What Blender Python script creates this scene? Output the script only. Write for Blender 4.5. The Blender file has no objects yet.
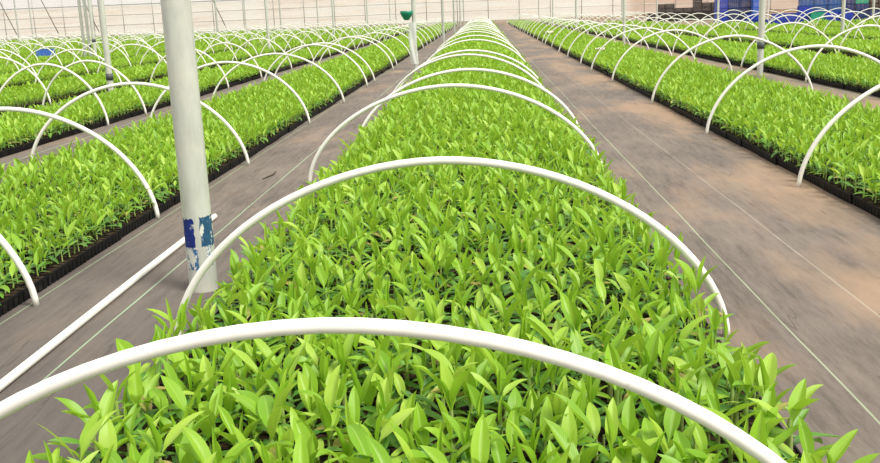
import bpy, bmesh, math, random
import numpy as np
from mathutils import Vector, Matrix
random.seed(7); rng = np.random.default_rng(11)
PI = math.pi
SC = bpy.context.scene
COL = SC.collection

# ---------------------------------------------------------------- helpers
def tag(o, label=None, cat=None, group=None, kind=None):
    if label: o['label'] = label
    if cat: o['category'] = cat
    if group: o['group'] = group
    if kind: o['kind'] = kind
    return o

def empty(name, loc, rz=0):
    o = bpy.data.objects.new(name, None); COL.objects.link(o)
    o.location = loc; o.rotation_euler = (0, 0, rz); o.empty_display_size = .05
    return o

def link(name, me, parent=None, loc=(0, 0, 0)):
    o = bpy.data.objects.new(name, me); COL.objects.link(o); o.location = loc
    if parent: o.parent = parent
    return o

def mesh_np(name, V, F, mats, midx=None, uv=None, smooth=True):
    """V (n,3); F (m,4) quads"""
    me = bpy.data.meshes.new(name)
    V = np.asarray(V, np.float32); F = np.asarray(F, np.int32)
    me.vertices.add(len(V)); me.vertices.foreach_set('co', V.ravel())
    me.loops.add(F.size); me.loops.foreach_set('vertex_index', F.ravel())
    me.polygons.add(len(F))
    me.polygons.foreach_set('loop_start', np.arange(len(F), dtype=np.int32) * 4)
    me.polygons.foreach_set('loop_total', np.full(len(F), 4, np.int32))
    for m in mats: me.materials.append(m)
    if midx is not None: me.polygons.foreach_set('material_index', np.asarray(midx, np.int32))
    me.polygons.foreach_set('use_smooth', np.full(len(F), smooth))
    if uv is not None:
        l = me.uv_layers.new(name='UVMap')
        l.data.foreach_set('uv', np.asarray(uv, np.float32)[F.ravel()].ravel())
    me.update(calc_edges=True)
    return me

class MB:
    def __init__(s): s.v = []; s.f = []; s.m = []
    def add(s, vs, fs, mi=0):
        b = len(s.v); s.v += [tuple(v) for v in vs]; s.f += [tuple(i + b for i in f) for f in fs]; s.m += [mi] * len(fs)
    def box(s, x0, x1, y0, y1, z0, z1, mi=0, taper=0):
        t = taper
        s.add([(x0+t,y0+t,z0),(x1-t,y0+t,z0),(x1-t,y1-t,z0),(x0+t,y1-t,z0),(x0,y0,z1),(x1,y0,z1),(x1,y1,z1),(x0,y1,z1)],
              [(0,3,2,1),(4,5,6,7),(0,1,5,4),(1,2,6,5),(2,3,7,6),(3,0,4,7)], mi)
    def tube(s, pts, r, n=10, cap=True, mi=0):
        pts = [Vector(p) for p in pts]; rings = []
        prev = None
        for i, p in enumerate(pts):
            d = (pts[min(i+1, len(pts)-1)] - pts[max(i-1, 0)]).normalized()
            if prev is None:
                a = d.orthogonal().normalized()
            else:
                a = (prev - d * prev.dot(d)).normalized()
            prev = a; b = d.cross(a)
            rr = r[i] if isinstance(r, (list, tuple)) else r
            rings.append([p + (a * math.cos(2*PI*k/n) + b * math.sin(2*PI*k/n)) * rr for k in range(n)])
        vs = [q for R in rings for q in R]; fs = []
        for i in range(len(pts)-1):
            for k in range(n):
                fs.append((i*n+k, i*n+(k+1) % n, (i+1)*n+(k+1) % n, (i+1)*n+k))
        if cap:
            fs.append(tuple(range(n-1, -1, -1))); fs.append(tuple((len(pts)-1)*n+k for k in range(n)))
        s.add(vs, fs, mi)
    def mesh(s, name, mats, smooth=False, angle=None):
        me = bpy.data.meshes.new(name); me.from_pydata(s.v, [], s.f)
        if not isinstance(mats, (list, tuple)): mats = [mats]
        for m in mats: me.materials.append(m)
        for p, i in zip(me.polygons, s.m): p.material_index = i; p.use_smooth = smooth and len(p.vertices) <= 4
        me.update(); return me
    def build(s, name, mats, parent=None, loc=(0, 0, 0), smooth=False):
        return link(name, s.mesh(name, mats, smooth), parent, loc)

# ---------------------------------------------------------------- materials
def mat(name):
    m = bpy.data.materials.new(name); m.use_nodes = True
    nt = m.node_tree; nt.nodes.clear()
    return m, nt, nt.nodes.new('ShaderNodeOutputMaterial')
def N(nt, t, **kw):
    n = nt.nodes.new(t)
    for k, v in kw.items():
        if k in n.inputs: n.inputs[k].default_value = v
        else: setattr(n, k, v)
    return n
def mixc(nt, fac, a, b, blend='MIX'):
    n = nt.nodes.new('ShaderNodeMix'); n.data_type = 'RGBA'; n.blend_type = blend
    for s, v in ((0, fac), (6, a), (7, b)):
        if isinstance(v, bpy.types.NodeSocket): nt.links.new(v, n.inputs[s])
        elif isinstance(v, tuple) and len(v) == 3: n.inputs[s].default_value = (*v, 1)
        else: n.inputs[s].default_value = v
    return n.outputs[2]
def math_(nt, op, a, b=None, c=None, clamp=False):
    n = nt.nodes.new('ShaderNodeMath'); n.operation = op; n.use_clamp = clamp
    for i, v in enumerate((a, b, c)):
        if v is None: continue
        if isinstance(v, bpy.types.NodeSocket): nt.links.new(v, n.inputs[i])
        else: n.inputs[i].default_value = v
    return n.outputs[0]
def ramp(nt, fac, stops):
    n = nt.nodes.new('ShaderNodeValToRGB'); e = n.color_ramp.elements
    while len(e) > 1: e.remove(e[0])
    for i, (p, c) in enumerate(stops):
        q = e[0] if i == 0 else e.new(p)
        q.position = p; q.color = (*c, 1) if len(c) == 3 else c
    nt.links.new(fac, n.inputs[0]); return n.outputs[0]
def noise(nt, vec, scale, detail=4, rough=.55):
    n = nt.nodes.new('ShaderNodeTexNoise'); n.inputs['Scale'].default_value = scale
    n.inputs['Detail'].default_value = detail; n.inputs['Roughness'].default_value = rough
    if vec is not None: nt.links.new(vec, n.inputs['Vector'])
    return n.outputs['Fac']
def mapping(nt, vec, scale=(1, 1, 1), rot=(0, 0, 0), loc=(0, 0, 0)):
    n = nt.nodes.new('ShaderNodeMapping'); nt.links.new(vec, n.inputs[0])
    n.inputs['Scale'].default_value = scale; n.inputs['Rotation'].default_value = rot; n.inputs['Location'].default_value = loc
    return n.outputs[0]
def principled(nt, out, col, rough=.5, spec=.5, metal=0, bump=None, bstr=.2, bdist=.01):
    p = nt.nodes.new('ShaderNodeBsdfPrincipled')
    if isinstance(col, bpy.types.NodeSocket): nt.links.new(col, p.inputs['Base Color'])
    else: p.inputs['Base Color'].default_value = (*col, 1)
    if isinstance(rough, bpy.types.NodeSocket): nt.links.new(rough, p.inputs['Roughness'])
    else: p.inputs['Roughness'].default_value = rough
    p.inputs['Specular IOR Level'].default_value = spec; p.inputs['Metallic'].default_value = metal
    if bump is not None:
        b = nt.nodes.new('ShaderNodeBump'); b.inputs['Strength'].default_value = bstr; b.inputs['Distance'].default_value = bdist
        nt.links.new(bump, b.inputs['Height']); nt.links.new(b.outputs[0], p.inputs['Normal'])
    if out: nt.links.new(p.outputs[0], out.inputs[0])
    return p
def coord(nt): return nt.nodes.new('ShaderNodeTexCoord').outputs['Object']

def leaf_mat(name, c1, c2, c3, trans=.35):
    m, nt, out = mat(name)
    oi = nt.nodes.new('ShaderNodeObjectInfo'); ge = nt.nodes.new('ShaderNodeNewGeometry')
    r = math_(nt, 'FRACT', math_(nt, 'ADD', oi.outputs['Random'], ge.outputs['Random Per Island']))
    base = ramp(nt, r, [(0, c1), (.55, c2), (1, c3)])
    n = noise(nt, ge.outputs['Position'], 9, 3)
    base = mixc(nt, math_(nt, 'MULTIPLY', n, .35), base, tuple(x * .62 for x in c2))
    uv = nt.nodes.new('ShaderNodeUVMap'); sx = nt.nodes.new('ShaderNodeSeparateXYZ'); nt.links.new(uv.outputs[0], sx.inputs[0])
    d = math_(nt, 'ABSOLUTE', math_(nt, 'SUBTRACT', sx.outputs[0], .5))
    rib = math_(nt, 'LESS_THAN', d, .035)
    base = mixc(nt, math_(nt, 'MULTIPLY', rib, .45), base, (.52, .68, .20))
    vein = math_(nt, 'SINE', math_(nt, 'MULTIPLY', math_(nt, 'ADD', sx.outputs[1], math_(nt, 'MULTIPLY', d, -.35)), 150))
    p = principled(nt, None, base, .38, .45, bump=vein, bstr=.12, bdist=.002)
    t = nt.nodes.new('ShaderNodeBsdfTranslucent')
    tc = mixc(nt, .5, base, (.55, .75, .06)); nt.links.new(tc, t.inputs[0])
    mx = nt.nodes.new('ShaderNodeMixShader'); mx.inputs[0].default_value = trans
    nt.links.new(p.outputs[0], mx.inputs[1]); nt.links.new(t.outputs[0], mx.inputs[2]); nt.links.new(mx.outputs[0], out.inputs[0])
    return m
M = {}
M['young'] = leaf_mat('young_leaf', (.22, .45, .03), (.32, .57, .035), (.52, .72, .10), .38)
M['mature'] = leaf_mat('mature_leaf', (.07, .22, .035), (.125, .32, .038), (.20, .42, .05), .24)
M['stem'] = leaf_mat('stem_green', (.30, .46, .10), (.40, .55, .14), (.36, .42, .16), .15)
M['dry'] = leaf_mat('yellowing_leaf', (.50, .48, .10), (.46, .36, .12), (.62, .56, .18), .3)

def plastic(name, c, rough=.35, n_amt=.08, spec=.5):
    m, nt, out = mat(name); v = coord(nt)
    n = noise(nt, v, 6, 4)
    col = mixc(nt, math_(nt, 'MULTIPLY', n, n_amt * 2), c, tuple(x * .55 for x in c))
    principled(nt, out, col, rough, spec); return m
# white pipe with faint dust specks
def pipe_mat():
    m, nt, out = mat('white_pvc'); v = coord(nt)
    n = noise(nt, v, 3.0, 5); n2 = noise(nt, v, 60, 3)
    f = math_(nt, 'MULTIPLY', math_(nt, 'SUBTRACT', n, .45, clamp=True), 1.1)
    col = mixc(nt, f, (.86, .84, .78), (.70, .66, .56))
    sp = math_(nt, 'GREATER_THAN', n2, .72)
    col = mixc(nt, math_(nt, 'MULTIPLY', sp, .25), col, (.42, .36, .28))
    principled(nt, out, col, .34, .45); return m
M['pipe'] = pipe_mat()
def black_mat():
    m, nt, out = mat('black_tray_plastic'); v = nt.nodes.new('ShaderNodeNewGeometry').outputs['Position']
    n = noise(nt, v, 14, 5)
    col = ramp(nt, n, [(.3, (.004, .004, .005)), (.6, (.009, .009, .009)), (.78, (.05, .04, .03))])
    principled(nt, out, col, .6, .15); return m
M['tray'] = black_mat()
def soil_mat():
    m, nt, out = mat('potting_soil'); v = nt.nodes.new('ShaderNodeNewGeometry').outputs['Position']
    n = noise(nt, v, 70, 6, .7); n2 = noise(nt, v, 9, 3)
    col = ramp(nt, n, [(.32, (.012, .009, .007)), (.5, (.045, .028, .017)), (.62, (.10, .062, .035)), (.75, (.26, .19, .11))])
    col = mixc(nt, math_(nt, 'MULTIPLY', math_(nt, 'SUBTRACT', n2, .5, clamp=True), 1.2), col, (.07, .10, .03))
    principled(nt, out, col, .95, .1, bump=n, bstr=.9, bdist=.01); return m
M['soil'] = soil_mat()
def galv_mat(name, c, seam=False):
    m, nt, out = mat(name); v = coord(nt)
    n = noise(nt, mapping(nt, v, (1, 1, .25)), 16, 6, .65); n2 = noise(nt, v, 3.2, 4); n3 = noise(nt, v, 90, 3)
    col = mixc(nt, math_(nt, 'MULTIPLY', math_(nt, 'SUBTRACT', n, .40, clamp=True), 1.9), c, tuple(x * .66 for x in c))
    col = mixc(nt, math_(nt, 'MULTIPLY', math_(nt, 'SUBTRACT', n2, .5, clamp=True), 1.6), col, (.78, .73, .58))
    col = mixc(nt, math_(nt, 'MULTIPLY', math_(nt, 'GREATER_THAN', n3, .70), .4), col, (.18, .17, .14))
    principled(nt, out, col, .40, .5, .12, bump=n, bstr=.08); return m
M['galv'] = galv_mat('galvanised_steel', (.60, .61, .55))
M['galv_far'] = galv_mat('dull_galvanised_steel', (.50, .51, .47))
M['cable'] = plastic('dark_steel_cable', (.16, .14, .12), .6)
M['clamp'] = plastic('dark_clamp_steel', (.07, .08, .08), .5)
def mat_ground():
    m, nt, out = mat('weed_mat'); v = coord(nt)
    sx = nt.nodes.new('ShaderNodeSeparateXYZ'); nt.links.new(v, sx.inputs[0]); X, Y = sx.outputs[0], sx.outputs[1]
    a = noise(nt, mapping(nt, v, (1.0, .35, 1)), 2.2, 7, .62)
    b = noise(nt, mapping(nt, v, (.9, .3, 1), (0, 0, .12), (3, 7, 0)), 1.15, 6, .6)
    fine = noise(nt, mapping(nt, v, (1, .5, 1)), 38, 5, .7)
    grain = noise(nt, mapping(nt, v, (2.6, .28, 1), (0, 0, -.04)), 9, 6, .75)
    col = ramp(nt, a, [(.34, (.125, .103, .088)), (.5, (.172, .142, .119)), (.66, (.235, .192, .155))])
    col = mixc(nt, ramp(nt, grain, [(.42, (0, 0, 0)), (.62, (.42, .42, .42))]), col, (.29, .24, .20))
    col = mixc(nt, ramp(nt, grain, [(.34, (.4, .4, .4)), (.46, (0, 0, 0))]), col, (.07, .058, .05))
    # sandy dirt patches, more of them on the right aisle and beyond
    side = math_(nt, 'MULTIPLY', math_(nt, 'ADD', X, -.8), .10, clamp=True)
    side = math_(nt, 'MINIMUM', side, .14)
    dirt = math_(nt, 'MULTIPLY', math_(nt, 'SUBTRACT', math_(nt, 'ADD', b, side), .56, clamp=True), 6.0, clamp=True)
    dirt = math_(nt, 'MULTIPLY', dirt, math_(nt, 'ADD', math_(nt, 'MULTIPLY', fine, 1.1), .1))
    col = mixc(nt, math_(nt, 'MULTIPLY', dirt, .9), col, (.50, .325, .195))
    # cooler, darker tone left of the centre bed, fading with distance
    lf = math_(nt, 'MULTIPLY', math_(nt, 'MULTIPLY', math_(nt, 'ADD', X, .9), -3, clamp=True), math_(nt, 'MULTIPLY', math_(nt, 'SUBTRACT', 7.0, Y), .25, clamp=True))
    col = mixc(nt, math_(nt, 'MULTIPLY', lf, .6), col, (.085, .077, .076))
    col = mixc(nt, math_(nt, 'MULTIPLY', fine, .45), col, (.085, .07, .062))
    # crease marks
    w = noise(nt, mapping(nt, v, (1.6, .12, 1), (0, 0, .25)), 2.6, 3)
    cr = math_(nt, 'LESS_THAN', math_(nt, 'ABSOLUTE', math_(nt, 'SUBTRACT', w, .60)), .0035)
    col = mixc(nt, math_(nt, 'MULTIPLY', cr, .55), col, (.07, .058, .05))
    # woven marker stripes
    wob = math_(nt, 'MULTIPLY', math_(nt, 'SUBTRACT', noise(nt, mapping(nt, v, (0, 1, 0)), .35, 1), .5), .05)
    for x0, st, wd, c in ((-2.30, .45, .004, (.40, .56, .33)), (-1.765, .55, .0045, (.40, .58, .36)), (1.245, .50, .004, (.45, .54, .33)), (1.675, .22, .005, (.50, .46, .36)),
                       (-4.95, .4, .01, (.42, .55, .34)), (5.2, .4, .01, (.42, .55, .34))):
        d = math_(nt, 'ABSOLUTE', math_(nt, 'SUBTRACT', math_(nt, 'ADD', X, wob), x0))
        k = math_(nt, 'MULTIPLY', math_(nt, 'LESS_THAN', d, wd), math_(nt, 'ADD', math_(nt, 'MULTIPLY', a, .9), st - .4, clamp=True))
        col = mixc(nt, k, col, c)
    h = math_(nt, 'ADD', math_(nt, 'MULTIPLY', b, 3), math_(nt, 'MULTIPLY', fine, .25))
    principled(nt, out, col, .8, .25, bump=h, bstr=.55, bdist=.02); return m
M['ground'] = mat_ground()
def film_mat():
    m, nt, out = mat('greenhouse_film'); v = coord(nt)
    sx = nt.nodes.new('ShaderNodeSeparateXYZ'); nt.links.new(v, sx.inputs[0]); X, Z = sx.outputs[0], sx.outputs[2]
    n = noise(nt, mapping(nt, v, (.16, 1, 1.7)), 1.3, 5, .6); n2 = noise(nt, mapping(nt, v, (.05, 1, .3), (0, 0, 0), (2, 0, 5)), 1.6, 3)
    col = ramp(nt, n, [(.30, (.80, .66, .50)), (.42, (.93, .84, .70)), (.55, (.97, .92, .80)), (.72, (.98, .97, .90))])
    pink = math_(nt, 'MULTIPLY', n2, .7)
    col = mixc(nt, pink, col, (.98, .90, .82))
    up = math_(nt, 'MULTIPLY', math_(nt, 'SUBTRACT', Z, 3.05), 8, clamp=True)
    col = mixc(nt, math_(nt, 'MULTIPLY', up, .8), col, (.95, .93, .92))
    tan = math_(nt, 'MULTIPLY', math_(nt, 'MULTIPLY', math_(nt, 'SUBTRACT', X, 13.5), .8, clamp=True), math_(nt, 'SUBTRACT', 1.15, n, clamp=True))
    col = mixc(nt, tan, col, (.66, .42, .26))
    d = nt.nodes.new('ShaderNodeBsdfDiffuse'); t = nt.nodes.new('ShaderNodeBsdfTranslucent'); mx = nt.nodes.new('ShaderNodeMixShader')
    nt.links.new(col, d.inputs[0]); nt.links.new(col, t.inputs[0]); mx.inputs[0].default_value = .5
    nt.links.new(d.outputs[0], mx.inputs[1]); nt.links.new(t.outputs[0], mx.inputs[2])
    tr = nt.nodes.new('ShaderNodeBsdfTransparent'); nt.links.new(mixc(nt, .5, col, (1, 1, 1)), tr.inputs[0])
    m2 = nt.nodes.new('ShaderNodeMixShader'); m2.inputs[0].default_value = .8
    nt.links.new(mx.outputs[0], m2.inputs[1]); nt.links.new(tr.outputs[0], m2.inputs[2]); nt.links.new(m2.outputs[0], out.inputs[0])
    return m
M['film'] = film_mat()
for k, c in dict(blue=(.02, .05, .42), navy=(.012, .035, .16), sky_blue=(.05, .16, .62), teal=(.01, .10, .33), green=(.02, .36, .20), black=(.012, .010, .010), brown=(.05, .035, .022)).items():
    M['crate_' + k] = plastic('crate_' + k, c, .4)
M['bowl'] = plastic('green_plastic', (.01, .22, .13), .35)
def sleeve_mat():
    m, nt, out = mat('clear_film_sleeve')
    p = principled(nt, None, (.86, .88, .84), .25, .5); t = nt.nodes.new('ShaderNodeBsdfTransparent')
    mx = nt.nodes.new('ShaderNodeMixShader'); mx.inputs[0].default_value = .62
    nt.links.new(t.outputs[0], mx.inputs[1]); nt.links.new(p.outputs[0], mx.inputs[2]); nt.links.new(mx.outputs[0], out.inputs[0])
    return m
M['sleeve'] = sleeve_mat()
def sticker_mat(name, blue, paper, sc, off, thr):
    m, nt, out = mat(name); v = coord(nt)
    n = noise(nt, mapping(nt, v, (1, 1, .55), (0, 0, 0), (off, off, off)), sc, 5, .7)
    f = ramp(nt, n, [(thr, (0, 0, 0)), (thr + .03, (1, 1, 1))])
    n2 = noise(nt, v, 60, 3); b = mixc(nt, n2, blue, tuple(x * .35 for x in blue))
    principled(nt, out, mixc(nt, f, b, paper), .5, .3); return m
M['stick_dark'] = sticker_mat('navy_label', (.012, .035, .26), (.60, .62, .60), 22, 3.3, .62)
M['stick_teal'] = sticker_mat('torn_teal_label', (.03, .12, .24), (.66, .67, .60), 26, 1.7, .57)
M['stick_thin'] = sticker_mat('scraped_label', (.07, .20, .40), (.62, .63, .57), 40, 5.1, .49)
M['clump'] = plastic('pale_leaf', (.80, .76, .60), .7)
M['straw'] = plastic('dry_debris', (.055, .04, .03), .9)

# ---------------------------------------------------------------- setting
me = MB(); me.add([(-110, -15, 0), (90, -15, 0), (90, 130, 0), (-110, 130, 0)], [(0, 1, 2, 3)])
tag(me.build('floor', M['ground']), kind='structure')
YW = 95
g = MB(); g.box(-90, 70, YW, YW + .03, 0, 6.5); tag(g.build('wall_back', M['film']), kind='structure')
ti = 1
for z, r in ((3.25, .05), (2.25, .03), (1.3, .03), (.35, .03)):
    g = MB(); g.tube([(-90, YW - .12, z), (70, YW - .12, z)], r, 8)
    tag(g.build('trim_%d' % ti, M['galv_far'], smooth=True), kind='structure'); ti += 1
g = MB()
for i in range(-30, 23):
    x = i * 3.0 + .6; g.tube([(x, YW - .25, 0), (x, YW - .25, 6.4)], .035, 8)
tag(g.build('trim_%d' % ti, M['galv_far'], smooth=True), kind='structure'); ti += 1

# ---------------------------------------------------------------- seedling geometry
def leaf_geo(L, W, bend, fold, ns, nc, pet=.16, twist=0.):
    """leaf along +Y rising from origin, returns V,F,UV. nc = quads across (even)"""
    V = []; UV = []
    y = z = 0.; ang = 0.
    for i in range(ns + 1):
        t = i / ns
        if i > 0:
            ang = -bend * (t ** 1.3)
            y += math.cos(ang) * L / ns; z += math.sin(ang) * L / ns
        if t < pet: w = .055 * W * 2
        else:
            s = (t - pet) / (1 - pet)
            w = W * (s ** .66) * ((1 - s) ** .92) * 2.25 + .05 * W * (1 - s)
        if i == ns: w = .01 * W
        for j in range(nc + 1):
            q = j / nc * 2 - 1
            x = q * w * .5; up = fold * abs(x) * (1 + .2 * math.sin(t * 9 + q))
            tw = twist * t
            V.append((x * math.cos(tw), y - math.sin(ang) * up + 0, z + math.cos(ang) * up + x * math.sin(tw)))
            UV.append((j / nc, t))
    F = [(i*(nc+1)+j, i*(nc+1)+j+1, (i+1)*(nc+1)+j+1, (i+1)*(nc+1)+j) for i in range(ns) for j in range(nc)]
    return np.array(V), np.array(F), np.array(UV)
def stem_geo(h, r, n):
    V = []; F = []
    k = 3
    for i in range(k):
        t = i / (k - 1)
        for j in range(n):
            a = 2*PI*j/n; rr = r * (1 - .45*t)
            V.append((rr*math.cos(a) + .004*math.sin(t*3), rr*math.sin(a), h*t))
    for i in range(k-1):
        for j in range(n): F.append((i*n+j, i*n+(j+1) % n, (i+1)*n+(j+1) % n, (i+1)*n+j))
    V = np.array(V); return V, np.array(F), np.zeros((len(V), 2))
def xf(V, rx, rz, loc):
    m = (Matrix.Translation(loc) @ Matrix.Rotation(rz, 4, 'Z') @ Matrix.Rotation(rx, 4, 'X'))
    A = np.array(m); return V @ A[:3, :3].T + A[:3, 3]
def leaf_plan(rnd):
    """list of (kind, L, W, bend, fold, elev, az, h)"""
    out = []; az = rnd.uniform(0, 2*PI); H = rnd.uniform(.055, .125)
    nl = rnd.choice((2, 3, 3, 4)); nu = rnd.choice((1, 2, 2, 2))
    for i in range(nl):                       # older, darker leaves spreading low
        t = (i + .6) / nl
        a = az + (i % 2) * PI + rnd.uniform(-.6, .6)
        L = rnd.uniform(.085, .145); W = L * rnd.uniform(.32, .44)
        kd = 'dry' if rnd.random() < .06 else ('young' if (t > .7 and rnd.random() < .25) else 'mature')
        out.append((kd, L, W, rnd.uniform(.3, 1.1), rnd.uniform(.1, .5), math.radians(rnd.uniform(5, 42)), a, H * (.30 + .50 * t)))
    for i in range(nu):                       # young erect leaves
        a = az + PI/2 * rnd.uniform(-.5, .5) + i * PI + rnd.uniform(-.5, .5)
        L = rnd.uniform(.105, .178); W = L * rnd.uniform(.27, .38)
        out.append(('young', L, W, rnd.uniform(.1, .8), rnd.uniform(.3, .9), math.radians(rnd.uniform(38, 82)), a, H * (.85 + .15 * i)))
    if rnd.random() < .55:
        out.append(('roll', rnd.uniform(.09, .15), .016, .12, 2.2, math.radians(rnd.uniform(72, 88)), rnd.uniform(0, 2*PI), H))
    return H, out
MI = {'young': 0, 'mature': 1, 'stem': 2, 'dry': 3, 'roll': 0}
LEAFM = [M['young'], M['mature'], M['stem'], M['dry']]
def template(rnd, lod):
    H, plan = leaf_plan(rnd)
    Vs, Fs, Ms, Us = [], [], [], []; b = 0
    def put(g, mi):
        nonlocal b
        V, F, U = g; Vs.append(V); Fs.append(F + b); Us.append(U); Ms.extend([mi] * len(F)); b += len(V)
    ns, nc = ((7, 4), (5, 2), (3, 2), (2, 2))[lod]
    if lod < 2: put(stem_geo(H, .0055, 6 if lod == 0 else 4), 2)
    if lod == 2: plan = plan[-5:]
    if lod == 3: plan = plan[-4:]
    for kd, L, W, bend, fold, el, a, h in plan:
        V, F, U = leaf_geo(L, W * (1 if lod < 2 else 1.25), bend, fold, ns, nc, .16 if lod < 2 else .05)
        put((xf(V, el, a, (0, 0, h)), F, U), MI[kd])
    return np.concatenate(Vs), np.concatenate(Fs), np.array(Ms), np.concatenate(Us)
rt = random.Random(5)
TPL = [[template(rt, l) for _ in range(n)] for l, n in ((0, 24), (1, 24), (2, 16), (3, 12))]
ZT = .066
def scatter(name, P, lods, scl, parent=None):
    """P (n,2) positions, lods (n,), scl (n,) -> one mesh"""
    Vs, Fs, Ms, Us = [], [], [], []; b = 0
    for l in range(4):
        idx = np.where(lods == l)[0]
        if not len(idx): continue
        tch = rng.integers(0, len(TPL[l]), len(idx))
        for k, (tv, tf, tm, tu) in enumerate(TPL[l]):
            ii = idx[tch == k]; n = len(ii)
            if not n: continue
            a = rng.uniform(0, 2*PI, n); s = scl[ii][:, None]
            ca, sa = np.cos(a)[:, None], np.sin(a)[:, None]
            X = (tv[None, :, 0]*ca - tv[None, :, 1]*sa)*s + P[ii, 0][:, None]
            Y = (tv[None, :, 0]*sa + tv[None, :, 1]*ca)*s + P[ii, 1][:, None]
            Z = tv[None, :, 2]*s + ZT
            Vs.append(np.stack([X, Y, Z], -1).reshape(-1, 3))
            off = (np.arange(n) * len(tv))[:, None, None] + b
            Fs.append((tf[None] + off).reshape(-1, 4)); Ms.append(np.tile(tm, n)); Us.append(np.tile(tu, (n, 1)))
            b += n * len(tv)
    me = mesh_np(name, np.concatenate(Vs), np.concatenate(Fs), LEAFM, np.concatenate(Ms), np.concatenate(Us))
    return link(name, me, parent)

# ---------------------------------------------------------------- beds
# key, tray x0,x1, y0,y1, hoop centre, half width, hoop height
BEDS = [dict(n='centre bed', x0=-1.24, x1=.888, y0=1.3, y1=91, hc=-.205, hw=1.155, hh=.765)]
BEDS.append(dict(n='first bed left of the centre bed', x0=-4.07, x1=-2.36, y0=2.2, y1=91, hc=-3.28, hw=1.04, hh=.82))
BEDS.append(dict(n='first bed right of the centre bed', x0=2.40, x1=4.11, y0=3.2, y1=91, hc=3.35, hw=1.08, hh=.86))
ORD = ['zeroth', 'first', 'second', 'third', 'fourth', 'fifth', 'sixth', 'seventh', 'eighth', 'ninth', 'tenth', 'eleventh', 'twelfth', 'thirteenth', 'fourteenth',
       'fifteenth', 'sixteenth', 'seventeenth', 'eighteenth', 'nineteenth', 'twentieth', 'twenty-first', 'twenty-second', 'twenty-third', 'twenty-fourth', 'twenty-fifth', 'twenty-sixth', 'twenty-seventh', 'twenty-eighth', 'twenty-ninth', 'thirtieth']
lx = [(-6.645, -5.22)] + [(-9.51 - 2.9*k, -7.80 - 2.9*k) for k in range(13)]
for i, (a, b_) in enumerate(lx[:14]):
    BEDS.append(dict(n='%s bed left of the centre bed' % ORD[i+2], x0=a, x1=b_, y0=max(6, -b_ / .56 - 3), y1=91, hc=(a+b_)/2, hw=(b_-a)/2 + .10, hh=.86))
rx_ = [(5.30 + 2.9*k, 7.01 + 2.9*k) for k in range(9)]
for i, (a, b_) in enumerate(rx_[:9]):
    ye = 91 if i == 0 else (66 if i == 1 else (48.5 if i == 2 else 45))
    ys = max(9, a / .45 - 4)
    if ys > ye - 6: continue
    BEDS.append(dict(n='%s bed right of the centre bed' % ORD[i+2], x0=a, x1=b_, y0=ys, y1=ye, hc=(a+b_)/2, hw=(b_-a)/2 + .10, hh=.86))

def short(n): return 'the ' + n.replace(' of the centre bed', ' of centre').replace('the first', 'first')
# ---- hoops (each one an object; the far ones beyond 300 merged)
def hoop_pts(hc, hw, hh, y, skew, n, lean=0):
    pts = []
    for i in range(n + 1):
        t = PI * i / n; u = -math.cos(t)
        z = hh * max(0, 1 - abs(u)**1.9) ** .56
        pts.append((hc + u*hw, y - u*skew + lean*z, z))
    return pts
R_ = random.Random(3)
def yseq(first, end, step):
    out = list(first)
    while out[-1] < end - 2: out.append(out[-1] + step + R_.uniform(-.5, .5))
    return out
for i, b in enumerate(BEDS):
    if i == 0: ys = yseq([1.77, 3.80, 7.62, 9.8, 13.5, 14.6, 20, 23.3, 26.5, 30], 90, 3.4)
    elif i == 1: ys = yseq([4.38, 6.44, 8.80, 12.1, 14.9, 18.4, 19.5, 23.6, 25.2, 29.5], 90, 3.2)
    elif i == 2: ys = yseq([6.95, 9.9, 13.2, 17.4, 20.3, 22.7, 26.2, 29], 90, 3.0)
    elif i == 3: ys = yseq([9.6, 12.7, 14.2, 19.1, 22.0], 90, 3.0)
    elif b['n'].startswith('second bed right'): ys = yseq([12.7, 15.8, 19.6, 24.1, 26.8, 29.3], 90, 3.0)
    else: ys = yseq([b['y0'] + 1.5 + R_.uniform(0, 2)], b['y1'], 3.0)
    b['hoops'] = [y for y in ys if y < b['y1']]
allh = []
for i, b in enumerate(BEDS):
    for k, y in enumerate(b['hoops']): allh.append((math.hypot(y, b['hc']), i, k, y))
allh.sort()
far = MB()
for q, (dist, i, k, y) in enumerate(allh):
    b = BEDS[i]; n = 44 if dist < 12 else (26 if dist < 30 else 16)
    hc = b['hc'] + R_.uniform(-.03, .03); hh = b['hh'] + R_.uniform(-.025, .025); hw = b['hw'] + R_.uniform(-.02, .02)
    sk = R_.uniform(-.08, .08); ln = R_.uniform(-.06, .06)
    if i == 0 and k == 0: hc, hw, hh, sk, ln = -.335, 1.155, .757, -.01, 0
    if i == 0 and k == 1: hc, hw, hh, sk, ln = -.19, 1.16, .765, .03, 0
    if i == 0 and k == 2: hc, hw, hh, sk, ln = -.265, 1.20, .775, .08, 0
    if i == 0 and k == 4: hc, sk = -.24, .2
    if i == 1 and k < 4: sk = -.06; hc = -3.29 - (.08 if k == 1 else 0); hw = 1.03
    pts = [(p[0], p[1] - y, p[2]) for p in hoop_pts(hc, hw, hh, y, sk, n, ln)]
    pts = [(p[0] - hc, p[1], p[2]) for p in pts]
    if q < 300:
        g = MB(); g.tube(pts, .0165, 14 if dist < 5 else (10 if dist < 12 else 6))
        h = g.build('plastic_hoop', M['pipe'], smooth=True, loc=(hc, y, 0))
        o = ORD[k+1] if k + 1 < len(ORD) else None
        if i == 0 and k == 0: lab = 'thick white plastic hoop arching over centre bed, nearest of all to the camera'
        elif o: lab = 'white hoop over %s, %s hoop from the front' % (short(b['n']), o)
        else: lab = 'white hoop in the row of hoops toward the far end of %s' % short(b['n'])
        tag(h, lab, 'hoop', 'white hoops over the %s' % b['n'])
    else:
        far.tube([(p[0] + hc, p[1] + y, p[2]) for p in pts], .0165, 4, cap=False)
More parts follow.
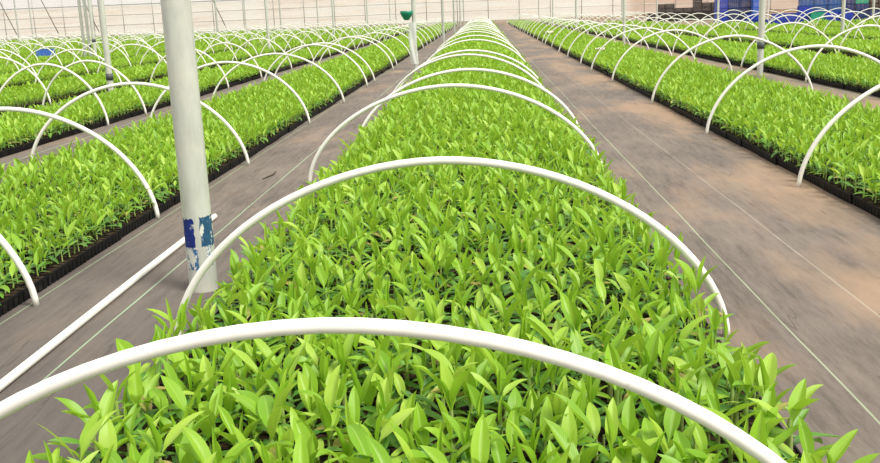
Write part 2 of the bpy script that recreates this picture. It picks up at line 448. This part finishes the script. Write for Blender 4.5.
if far.v:
    tag(far.build('plastic_hoop', M['pipe'], smooth=True), 'distant mass of white plastic hoops over the farthest stretches of the beds', 'hoops', kind='stuff')

# ---- trays
TW, TL = .304, .545
def tray_proto():
    g = MB(); w, l, h = TW - .006, TL - .008, .066
    x0, x1, y0, y1 = -w/2, w/2, -l/2, l/2
    nx, ny = 5, 10; cx, cy = w/nx, l/ny
    for i in range(nx):
        for j in range(ny):
            a, b_ = x0 + i*cx + .002, x0 + (i+1)*cx - .002; c, d = y0 + j*cy + .002, y0 + (j+1)*cy - .002
            g.box(a, b_, c, d, .001, h - .006, 0, .006)
    t = .006
    for (a, b_, c, d) in ((x0, x1, y0, y0+t), (x0, x1, y1-t, y1), (x0, x0+t, y0+t, y1-t), (x1-t, x1, y0+t, y1-t)):
        g.box(a, b_, c, d, h - .010, h + .002)
    for i in range(1, nx): g.box(x0 + i*cx - .0025, x0 + i*cx + .0025, y0+t, y1-t, h - .006, h)
    for j in range(1, ny): g.box(x0+t, x1-t, y0 + j*cy - .0025, y0 + j*cy + .0025, h - .006, h)
    tray = g.mesh('seedling_tray', M['tray'])
    s = MB(); k = 24; kk = 12
    vs = [(x0+t + (w-2*t)*a/kk, y0+t + (l-2*t)*b_/k, h - .003 + R_.uniform(-.004, .003)) for b_ in range(k+1) for a in range(kk+1)]
    fs = [(b_*(kk+1)+a, b_*(kk+1)+a+1, (b_+1)*(kk+1)+a+1, (b_+1)*(kk+1)+a) for b_ in range(k) for a in range(kk)]
    s.add(vs, fs); soil = s.mesh('soil', M['soil'], True)
    return tray, soil
TM, SM = tray_proto()
def place_tray(x, y, lab, group, rz=0):
    o = link('seedling_tray', TM, None, (x, y, 0)); o.rotation_euler.z = rz
    tag(o, lab, 'tray', group); link('soil', SM, o)
def slab(b, rects):
    """the bulk of a bed's trays: black scalloped outer wall under a soil surface"""
    g = MB(); s = MB()
    for (x0, x1, y0, y1) in rects:
        if x1 - x0 < .05 or y1 - y0 < .05: continue
        n = max(1, int((y1 - y0) / TL)); L = (y1 - y0) / n
        for k in range(n):
            dx = R_.uniform(-.015, .015); a, c = x0 + dx, x1 + dx; yy0, yy1 = y0 + k*L + .003, y0 + (k+1)*L - .003
            if k < 60 and y0 + k*L < 40:
                m = 10; cl = (yy1 - yy0) / m
                for j in range(m):
                    for (p, q) in ((a, a + .05), (c - .05, c)): g.box(p, q, yy0 + j*cl + .002, yy0 + (j+1)*cl - .002, .001, .058, 0, .006)
                g.box(a + .045, c - .045, yy0, yy1, .001, .056)
                g.box(a, c, yy0, yy1, .056, .064)
            else: g.box(a, c, yy0, yy1, .001, .064)
            s.add([(a+.01, yy0+.01, .0655), (c-.01, yy0+.01, .0655), (c-.01, yy1-.01, .0655), (a+.01, yy1-.01, .0655)], [(0, 1, 2, 3)])
    o = g.build('seedling_trays', M['tray'])
    tag(o, 'mass of black seedling trays making up the %s' % b['n'], 'trays', kind='stuff')
    s.build('soil', M['soil'], o)
for i, b in enumerate(BEDS):
    x0, x1, y0, y1 = b['x0'], b['x1'], b['y0'], b['y1']
    nc = round((x1 - x0) / TW)
    if i == 0:
        Y0 = y0; rows = 9
        for r in range(rows):
            for c in range(nc):
                yy = Y0 + (r + .5)*TL; rn = ORD[r+1]
                pos = ('left edge', 'second from left', 'third from left', 'middle column', 'third from right', 'second from right', 'right edge')[c]
                place_tray(x0 + (c+.5)*TW + R_.uniform(-.001, .001), yy, 'black tray in centre bed, %s row from front, %s' % (rn, pos), 'black trays of the centre bed')
        slab(b, [(x0, x1, Y0 + rows*TL + .01, y1)])
    elif i in (1, 2, 3) or b['n'].startswith('second bed right'):
        ys, n = {1: (2.6, 30), 2: (4.1, 30), 3: (9.0, 26)}.get(i, (12.2, 26))
        side = 1 if 'left' in b['n'] else -1
        ex = x1 if side > 0 else x0
        cols = 1
        for k in range(n):
            yy = ys + (k + .5)*TL
            lab = 'black tray, %s edge of the %s, %s from front' % ('right' if side > 0 else 'left', b['n'], ORD[k+1])
            lab = lab.replace(' of the centre bed', ' of centre')
            place_tray(ex - side*TW/2 + R_.uniform(-.006, .016)*side, yy, lab, 'black trays along the near edge of the %s' % b['n'], R_.uniform(-.012, .012))
        ye = ys + n*TL + .01
        inner = (x0, x1 - TW - .03) if side > 0 else (x0 + TW + .03, x1)
        rects = [(inner[0], inner[1], ys, ye), (x0, x1, ye + .01, y1)]
        if y0 < ys - .1: rects.append((x0, x1, y0, ys - .02))
        slab(b, rects)
    else: slab(b, [(x0, x1, y0, y1)])

# ---- seedlings
CAM = (0, 0, 1.35)
def bed_points(b, ya, yb, sp):
    nx = max(1, int((b['x1'] - b['x0'] - .03) / sp)); ny = max(1, int((yb - ya) / sp))
    gx, gy = np.meshgrid((np.arange(nx) + .5)/nx, (np.arange(ny) + .5)/ny)
    P = np.stack([b['x0'] + .015 + gx.ravel()*(b['x1'] - b['x0'] - .03), ya + gy.ravel()*(yb - ya)], -1)
    P += rng.uniform(-.32, .32, P.shape) * sp
    e = .045 if b['n'] == 'centre bed' else .012
    P[:, 0] = np.clip(P[:, 0], b['x0'] + e*.7 + rng.uniform(0, .02, len(P)), b['x1'] - e - rng.uniform(0, .02, len(P)))
    return P
LODB = [(0, 7.5, .085, 0, 1.0), (7.5, 18, .086, 1, 1.0), (18, 38, .10, 2, 1.08), (38, 130, .155, 3, 1.45)]
# shared meshes for the individually built seedlings
rl = random.Random(21)
LEAFLIB = {}
def lib(kind, n, fn, m): LEAFLIB[kind] = [mesh_np(kind, *(lambda g: (g[0], g[1]))(g), [m], None, g[2]) for g in (fn() for _ in range(n))]
def rleaf(): return leaf_geo(1.0, rl.uniform(.26, .42), rl.uniform(.15, 1.0), rl.uniform(.15, .8), 12, 6, .14, rl.uniform(-.4, .4))
lib('young', 12, rleaf, M['young']); lib('mature', 10, rleaf, M['mature']); lib('dry', 4, rleaf, M['dry'])
lib('roll', 5, lambda: leaf_geo(1.0, .13, rl.uniform(.05, .25), 2.4, 10, 4, .10, rl.uniform(-.3, .3)), M['young'])
lib('stem', 5, lambda: stem_geo(1.0, .075, 8), M['stem'])
for k in LEAFLIB:
    for me in LEAFLIB[k]: me.name = {'young': 'leaf', 'mature': 'leaf', 'dry': 'leaf', 'roll': 'rolled_leaf', 'stem': 'stem'}[k]
def seedling(x, y, lab, rnd):
    e = empty('seedling', (x, y, ZT), rnd.uniform(0, 2*PI))
    tag(e, lab, 'seedling', lab)
    H, plan = leaf_plan(rnd); sc = rnd.uniform(.92, 1.16)
    s = link('stem', rnd.choice(LEAFLIB['stem']), e); s.scale = (H*sc*(.075/.075), H*sc, H*sc)
    for kd, L, W, bend, fold, el, a, h in plan:
        o = link('rolled_leaf' if kd == 'roll' else 'leaf', rnd.choice(LEAFLIB[kd]), e, (0, 0, h*sc))
        L *= sc; o.scale = (L, L, L); o.rotation_euler = (el, 0, a)
        if kd == 'dry': o['label'] = 'yellowing dried leaf'
        if kd == 'roll': o['label'] = 'pale unopened rolled leaf'
rs = random.Random(77)
for i, b in enumerate(BEDS):
    PP, LL, SS = [], [], []
    for ya, yb, sp, lod, sc in LODB:
        a, c = max(ya, b['y0']), min(yb, b['y1'])
        if c - a < .2: continue
        P = bed_points(b, a, c, sp if i == 0 else sp*.90); PP.append(P); LL.append(np.full(len(P), lod)); SS.append(rng.uniform(.78, 1.18, len(P))*sc*(1 if i == 0 else .84))
    P = np.concatenate(PP); Lo = np.concatenate(LL); S = np.concatenate(SS)
    if i == 0:
        # front-most seedlings inside the frame are individuals
        keep = np.where((P[:, 1] > 2.12))[0]
        order = keep[np.argsort(P[keep, 1])][:300]
        for j in order:
            x, y = P[j]
            zx = 'along its left edge' if x < -1.02 else ('left of its middle' if x < -.45 else ('in its middle' if x < .1 else ('right of its middle' if x < .63 else 'along its right edge')))
            zy = 'frontmost rows' if y < 2.5 else ('next rows' if y < 2.9 else 'rows before second hoop')
            seedling(x, y, 'young seedling in the %s of centre bed, %s' % (zy, zx), rs)
        m = np.ones(len(P), bool); m[order] = False
        P, Lo, S = P[m], Lo[m], S[m]
    o = scatter('seedlings', P, Lo, S)
    lab = 'dense bright green seedlings filling the %s' % b['n']
    if i == 0: lab = 'dense green seedlings filling the centre bed beyond its front rows'
    tag(o, lab, 'seedlings', kind='stuff')

# ---------------------------------------------------------------- poles
def pole(x, y, r, lab, h=4.6, clamp=None, m='galv'):
    g = MB(); g.tube([(0, 0, 0), (0, 0, .002), (0, 0, .3), (0, 0, h*.5), (0, 0, h-.3), (0, 0, h-.002), (0, 0, h)], r, 28 if y < 8 else 12)
    if clamp is None:
        o = g.build('steel_pole', M[m], loc=(x, y, 0), smooth=True)
    else:
        o = g.build('steel_pole', M[m], loc=(x, y, 0), smooth=True)
        c = MB(); c.tube([(0, 0, clamp), (0, 0, clamp + .12)], r + .012, 12); c.build('clamp', M['clamp'], o, smooth=True)
    tag(o, lab, 'pole', 'galvanised steel poles of the greenhouse'); return o
big = pole(-1.475, 4.66, .0715, 'thick galvanised steel pole with torn blue labels, in the left aisle beside centre bed')
def patch(a0, a1, z0, z1, m, r=.0722, jag=.006):
    g = MB(); n = 10; k = 8; vs = []
    for j in range(k+1):
        for i in range(n+1):
            a = a0 + (a1-a0)*i/n; z = z0 + (z1-z0)*j/k
            if j in (0, k): z += R_.uniform(-jag, jag)
            if i in (0, n): a += R_.uniform(-.05, .05)
            vs.append((r*math.cos(a), r*math.sin(a), z))
    g.add(vs, [(j*(n+1)+i, j*(n+1)+i+1, (j+1)*(n+1)+i+1, (j+1)*(n+1)+i) for j in range(k) for i in range(n)])
    o = g.build('label', M[m], big, smooth=True)
    return o
def A(d): return math.radians(d)
patch(A(-150), A(-90), .235, .385, 'stick_dark')['label'] = 'dark blue torn label'
patch(A(-66), A(8), .240, .395, 'stick_teal')['label'] = 'scuffed teal and white label'
patch(A(-138), A(-84), .125, .235, 'stick_thin')['label'] = 'scraped light blue label remnant'
patch(A(-48), A(-22), .140, .240, 'stick_thin')['label'] = 'scraped pale label strip'

p2 = pole(-1.66, 23.6, .05, 'steel pole in the left aisle with a green bowl and a clear plastic sleeve')
bw = MB()
nb = 20
prof = [(.03, -.16), (.07, -.15), (.10, -.09), (.135, .0), (.15, .06), (.16, .06), (.145, -.01), (.11, -.08), (.06, -.13), (.0, -.135)]
vs = [(r*math.cos(2*PI*k/nb), r*math.sin(2*PI*k/nb), z) for r, z in prof for k in range(nb)]
bw.add(vs, [(i*nb+k, i*nb+(k+1) % nb, (i+1)*nb+(k+1) % nb, (i+1)*nb+k) for i in range(len(prof)-1) for k in range(nb)])
bo = bw.build('plastic_bowl', M['bowl'], loc=(-1.66 - .17, 23.55, 1.34), smooth=True)
tag(bo, 'green plastic bowl hung on the steel pole in the left aisle', 'bowl')
hk = MB(); hk.tube([(.14, .02, .04), (.175, .04, .05)], .012, 6); hk.build('hook', M['clamp'], bo)
sl = MB(); n = 16; vs = []; K = 14
for j in range(K+1):
    t = j/K
    for k in range(n):
        a = 2*PI*k/n; r = .085 + .02*math.sin(3*a + 4*t) + .012*math.sin(9*t + k)
        vs.append((-.03 - .05*t*(1-t)*2 + r*math.cos(a), r*math.sin(a), .12 + 1.0*t))
sl.add(vs, [(j*n+k, j*n+(k+1) % n, (j+1)*n+(k+1) % n, (j+1)*n+k) for j in range(K) for k in range(n)])
tag(sl.build('plastic_sleeve', M['sleeve'], loc=(-1.66, 23.6, 0), smooth=True), 'clear crumpled plastic sleeve wrapped round the lower part of the aisle pole below the bowl', 'plastic sleeve')

for y, o in ((40, 'second'), (56, 'third'), (72, 'fourth'), (86, 'fifth')):
    pole(-1.62, y, .055, 'thin steel pole in the left aisle, %s beyond the one with the green bowl' % {'second': 'first', 'third': 'second', 'fourth': 'third', 'fifth': 'fourth'}[o], m='galv_far')
for y, o in ((17.6, 'nearest'), (34.5, 'second nearest'), (52, 'third nearest'), (69, 'fourth nearest'), (86, 'farthest')):
    pole(4.98, y, .055, 'steel pole between first and second beds on the right, %s of its row' % o, clamp=.48 if y < 20 else None, m='galv')
for y, o in ((17.4, 'nearest'), (36.6, 'second nearest'), (53, 'third nearest'), (69, 'fourth nearest'), (86, 'farthest')):
    pole(-6.88 if y < 20 else -8.15, y, .055, 'steel pole between second and third beds on the left, %s of its row' % o, clamp=.36 if y < 20 else None, m='galv')
for x, y, lab in ((-14.35, 35.2, 'right one of three poles clustered behind the thin left pole'), (-14.62, 35.4, 'middle one of three poles clustered at the left'), (-14.9, 35.6, 'left one of three poles clustered at the left')):
    pole(x, y, .06, 'pale steel pole, ' + lab, clamp=(.75, .55, None)[int(round((-14.35 - x)/.27))])
for row, x in enumerate((-14.6, -21.1, -27.6, -34.1, -40.6)):
    for y, o in ((37, 'nearest'), (53, 'second nearest'), (70, 'third nearest'), (86, 'farthest')):
        if -x / y < .60 and not (row == 0 and y == 37):
            pole(x, y, .055, 'steel pole in the %s pole row left of the centre bed, %s one visible' % (ORD[row+3], o), m='galv_far')
for x, y, lab in ((11.35, 31.2, 'steel pole right of the third bed on the right, in front of the crates'), (11.35, 47.5, 'steel pole beside the small stack of blue crates'),
                  (17.9, 45.5, 'thin steel pole close in front of the dark brown crates'), (11.35, 64, 'steel pole in front of the black tray heap, right one'), (11.35, 80, 'steel pole far behind, seen at the left end of the black tray heap'),
                  (17.9, 62, 'thin steel pole behind the right hand crate stacks')):
    pole(x, y, .055, lab, m='galv')
# diagonal bracing cables on the left
for k, x in enumerate((-45.9, -41.7, -37.6, -29.2, -24.9)):
    g = MB(); g.tube([(0, 0, 0), (-2.5, 0, 6.2)], .045, 6)
    tag(g.build('brace_cable', M['cable'], loc=(x, YW - .5, 0), smooth=True), 'dark slanting brace in front of the back wall, %s from the left' % ORD[k+1], 'brace', 'slanting braces at the back wall')

# ---------------------------------------------------------------- pipe on the ground
g = MB(); g.tube([(-1.875, 2.1, .019), (-1.875, 2.102, .019), (-1.885, 3.4, .019), (-1.90, 5.0, .019), (-1.905, 6.418, .019), (-1.905, 6.42, .019)], .0185, 14)
tag(g.build('loose_pipe', M['pipe'], smooth=True), 'long straight white pipe lying on the weed mat in the left aisle', 'pipe')

# ---------------------------------------------------------------- crates
def crate_mesh(m):
    g = MB(); w, d, h, t = .60, .40, .31, .016
    x0, x1, y0, y1 = -w/2, w/2, -d/2, d/2
    g.box(x0+.01, x1-.01, y0+.01, y1-.01, 0, .015)
    for k in range(5):
        z0 = .02 + k*.058; z1 = z0 + (.046 if k < 4 else .05)
        g.box(x0, x1, y0, y0+t, z0, z1); g.box(x0, x1, y1-t, y1, z0, z1); g.box(x0, x0+t, y0+t, y1-t, z0, z1); g.box(x1-t, x1, y0+t, y1-t, z0, z1)
    for xx in (x0, x0+.19, x0+.39, x1-.025):
        g.box(xx, xx+.025, y0-.004, y0+.012, .0, h-.01); g.box(xx, xx+.025, y1-.012, y1+.004, .0, h-.01)
    for yy in (y0, -.012, y1-.025):
        g.box(x0-.004, x0+.012, yy, yy+.025, 0, h-.01); g.box(x1-.012, x1+.004, yy, yy+.025, 0, h-.01)
    for (a, b_, c, e) in ((x0-.012, x1+.012, y0-.012, y0+.012), (x0-.012, x1+.012, y1-.012, y1+.012), (x0-.012, x0+.012, y0, y1), (x1-.012, x1+.012, y0, y1)):
        g.box(a, b_, c, e, h-.022, h-.002)
    return g.mesh('plastic_crate', M['crate_' + m])
CM = {}
def crate(x, y, z, c, lab, group, rz=0):
    if c not in CM: CM[c] = crate_mesh(c)
    o = link('plastic_crate', CM[c], None, (x, y, z)); o.rotation_euler.z = rz
    tag(o, lab, 'crate', group)
TIER = ['bottom', 'second lowest', 'middle', 'second highest', 'top']
# tall stacks at the right: column colours
cols = ['teal', 'teal', 'teal', 'navy', 'green', 'brown', 'brown', 'blue', 'blue', 'sky_blue', 'navy']
nm = dict(teal='teal blue', navy='navy blue', blue='deep blue', green='green', brown='dark brown', sky_blue='light blue', black='black')
for c, colr in enumerate(cols):
    for t in range(5):
        cc = colr
        if colr == 'green' and t < 3: cc = 'navy'
        if colr == 'brown' and t < 2: cc = 'navy' if c == 5 else 'brown'
        crate(15.85 + c*.66 + R_.uniform(-.01, .01), 48.6, t*.311, cc, '%s crate, %s tall stack from the left at right, %s tier' % (nm[cc], ORD[c+1], TIER[t]), 'crates in the tall stacks at the right')
for c, colr in enumerate(['green', 'blue', 'blue']):
    for t in range(2):
        crate(16.05 + c*.68, 47.6, t*.311, colr, '%s crate in low stack before tall stacks, %s from left, %s' % (nm[colr], ORD[c+1], ('lower', 'upper')[t]), 'crates stacked low before the tall stacks')
for c in range(3):
    for t in range(2 if c < 2 else 3):
        crate(14.35 + c*.62, 47.9, t*.311, 'blue', 'deep blue crate left of the tall stacks, %s pile, %s' % (ORD[c+1], ('bottom', 'second', 'third')[t]), 'blue crates in the low piles left of the tall stacks')
for c, colr in enumerate(['blue', 'navy', 'navy', 'sky_blue']):
    for t in range(5):
        if c == 2 and t == 3: pass
        crate(12.45 + c*.64 - (.15 if c > 2 else 0), 51.5 if c < 3 else 51.0, t*.311, colr, '%s crate in the isolated stack group, %s column, %s tier' % (nm[colr], ORD[c+1], TIER[t]), 'crates in the isolated stack group')
for c, (x, y, z) in enumerate(((13.5, 50.2, 0), (14.1, 50.4, 0), (13.7, 50.25, .311), (14.75, 50.4, 0))):
    crate(x, y, z, 'blue', 'deep blue crate lying before isolated stack group, %s' % ('left one', 'middle one', 'upper one', 'right one')[c], 'loose blue crates before the isolated stacks', (0.1, -.1, .2, 0)[c])
# black heap
k = 0
for c, hgt in enumerate((2, 4, 4, 3, 3, 5, 4, 4, 2)):
    for t in range(hgt):
        crate(12.4 + c*.66, 72 + R_.uniform(-.02, .02), t*.311, 'black', 'black crate in the dark heap by back wall, %s pile, %s tier' % (ORD[c+1], ORD[t+1]), 'black crates in the dark heap', R_.uniform(-.04, .04))
# blue crate on a left bed, crumpled sheets standing in for pale leaves on the first right bed
crate(-17.6, 38.2, .20, 'sky_blue', 'blue crate standing alone among the seedlings at far left', None)

def clump(x, y, z, s, lab):
    g = MB(); n = 7; vs = [(s*(a/n-.5) + R_.uniform(-.02, .02), s*(b_/n-.5)*.8 + R_.uniform(-.02, .02), R_.uniform(-.03, .08)*s*4) for b_ in range(n+1) for a in range(n+1)]
    vs2 = [(x_, y_, z_ - .004) for x_, y_, z_ in vs]; F = [(b_*(n+1)+a, b_*(n+1)+a+1, (b_+1)*(n+1)+a+1, (b_+1)*(n+1)+a) for b_ in range(n) for a in range(n)]
    g.add(vs, F); g.add(vs2, [tuple(reversed(f)) for f in F])
    tag(g.build('leaf_clump', M['clump'], loc=(x, y, z), smooth=True), lab, 'clump')
clump(2.75, 41, .27, .42, 'pale leaf scrap lying on the seedlings near the far end of the first right bed')
clump(2.95, 24.5, .25, .22, 'small pale leaf scrap lying on the seedlings of the first right bed')
# twig on the mat
g = MB(); g.tube([(0, 0, .006), (.05, .22, .008), (.03, .42, .006)], [.004, .006, .003], 6)
tag(g.build('twig', M['straw'], loc=(-1.93, 8.0, 0), smooth=True), 'thin dark twig lying on the mat in the left aisle', 'twig')

# ---------------------------------------------------------------- light and camera
w = bpy.data.worlds.new('World'); SC.world = w; w.use_nodes = True
bg = w.node_tree.nodes['Background']; bg.inputs[0].default_value = (1, .985, .955, 1); bg.inputs[1].default_value = .90
sd = bpy.data.lights.new('sun', 'SUN'); sd.energy = 3.6; sd.angle = math.radians(22); sd.color = (1, .97, .90)
so = bpy.data.objects.new('sun', sd); COL.objects.link(so)
so.rotation_euler = Vector((-.58, .42, -1)).to_track_quat('-Z', 'Y').to_euler()
cd = bpy.data.cameras.new('camera'); co = bpy.data.objects.new('camera', cd); COL.objects.link(co)
cd.sensor_width = 36; cd.lens = 36 * 950 / 880; cd.clip_end = 500
Rm = Matrix(((0.99831521, 0.02819867, 0.05071078), (0.04301585, 0.2268574, -0.97297757), (-0.03894079, 0.97351967, 0.2252622)))
co.matrix_world = Matrix.Translation((0, 0, 1.35)) @ Rm.to_4x4()
SC.camera = co
vs_ = SC.view_settings; vs_.view_transform = 'Standard'; vs_.look = 'None'; vs_.exposure = .18; vs_.gamma = 1; vs_.use_curve_mapping = False
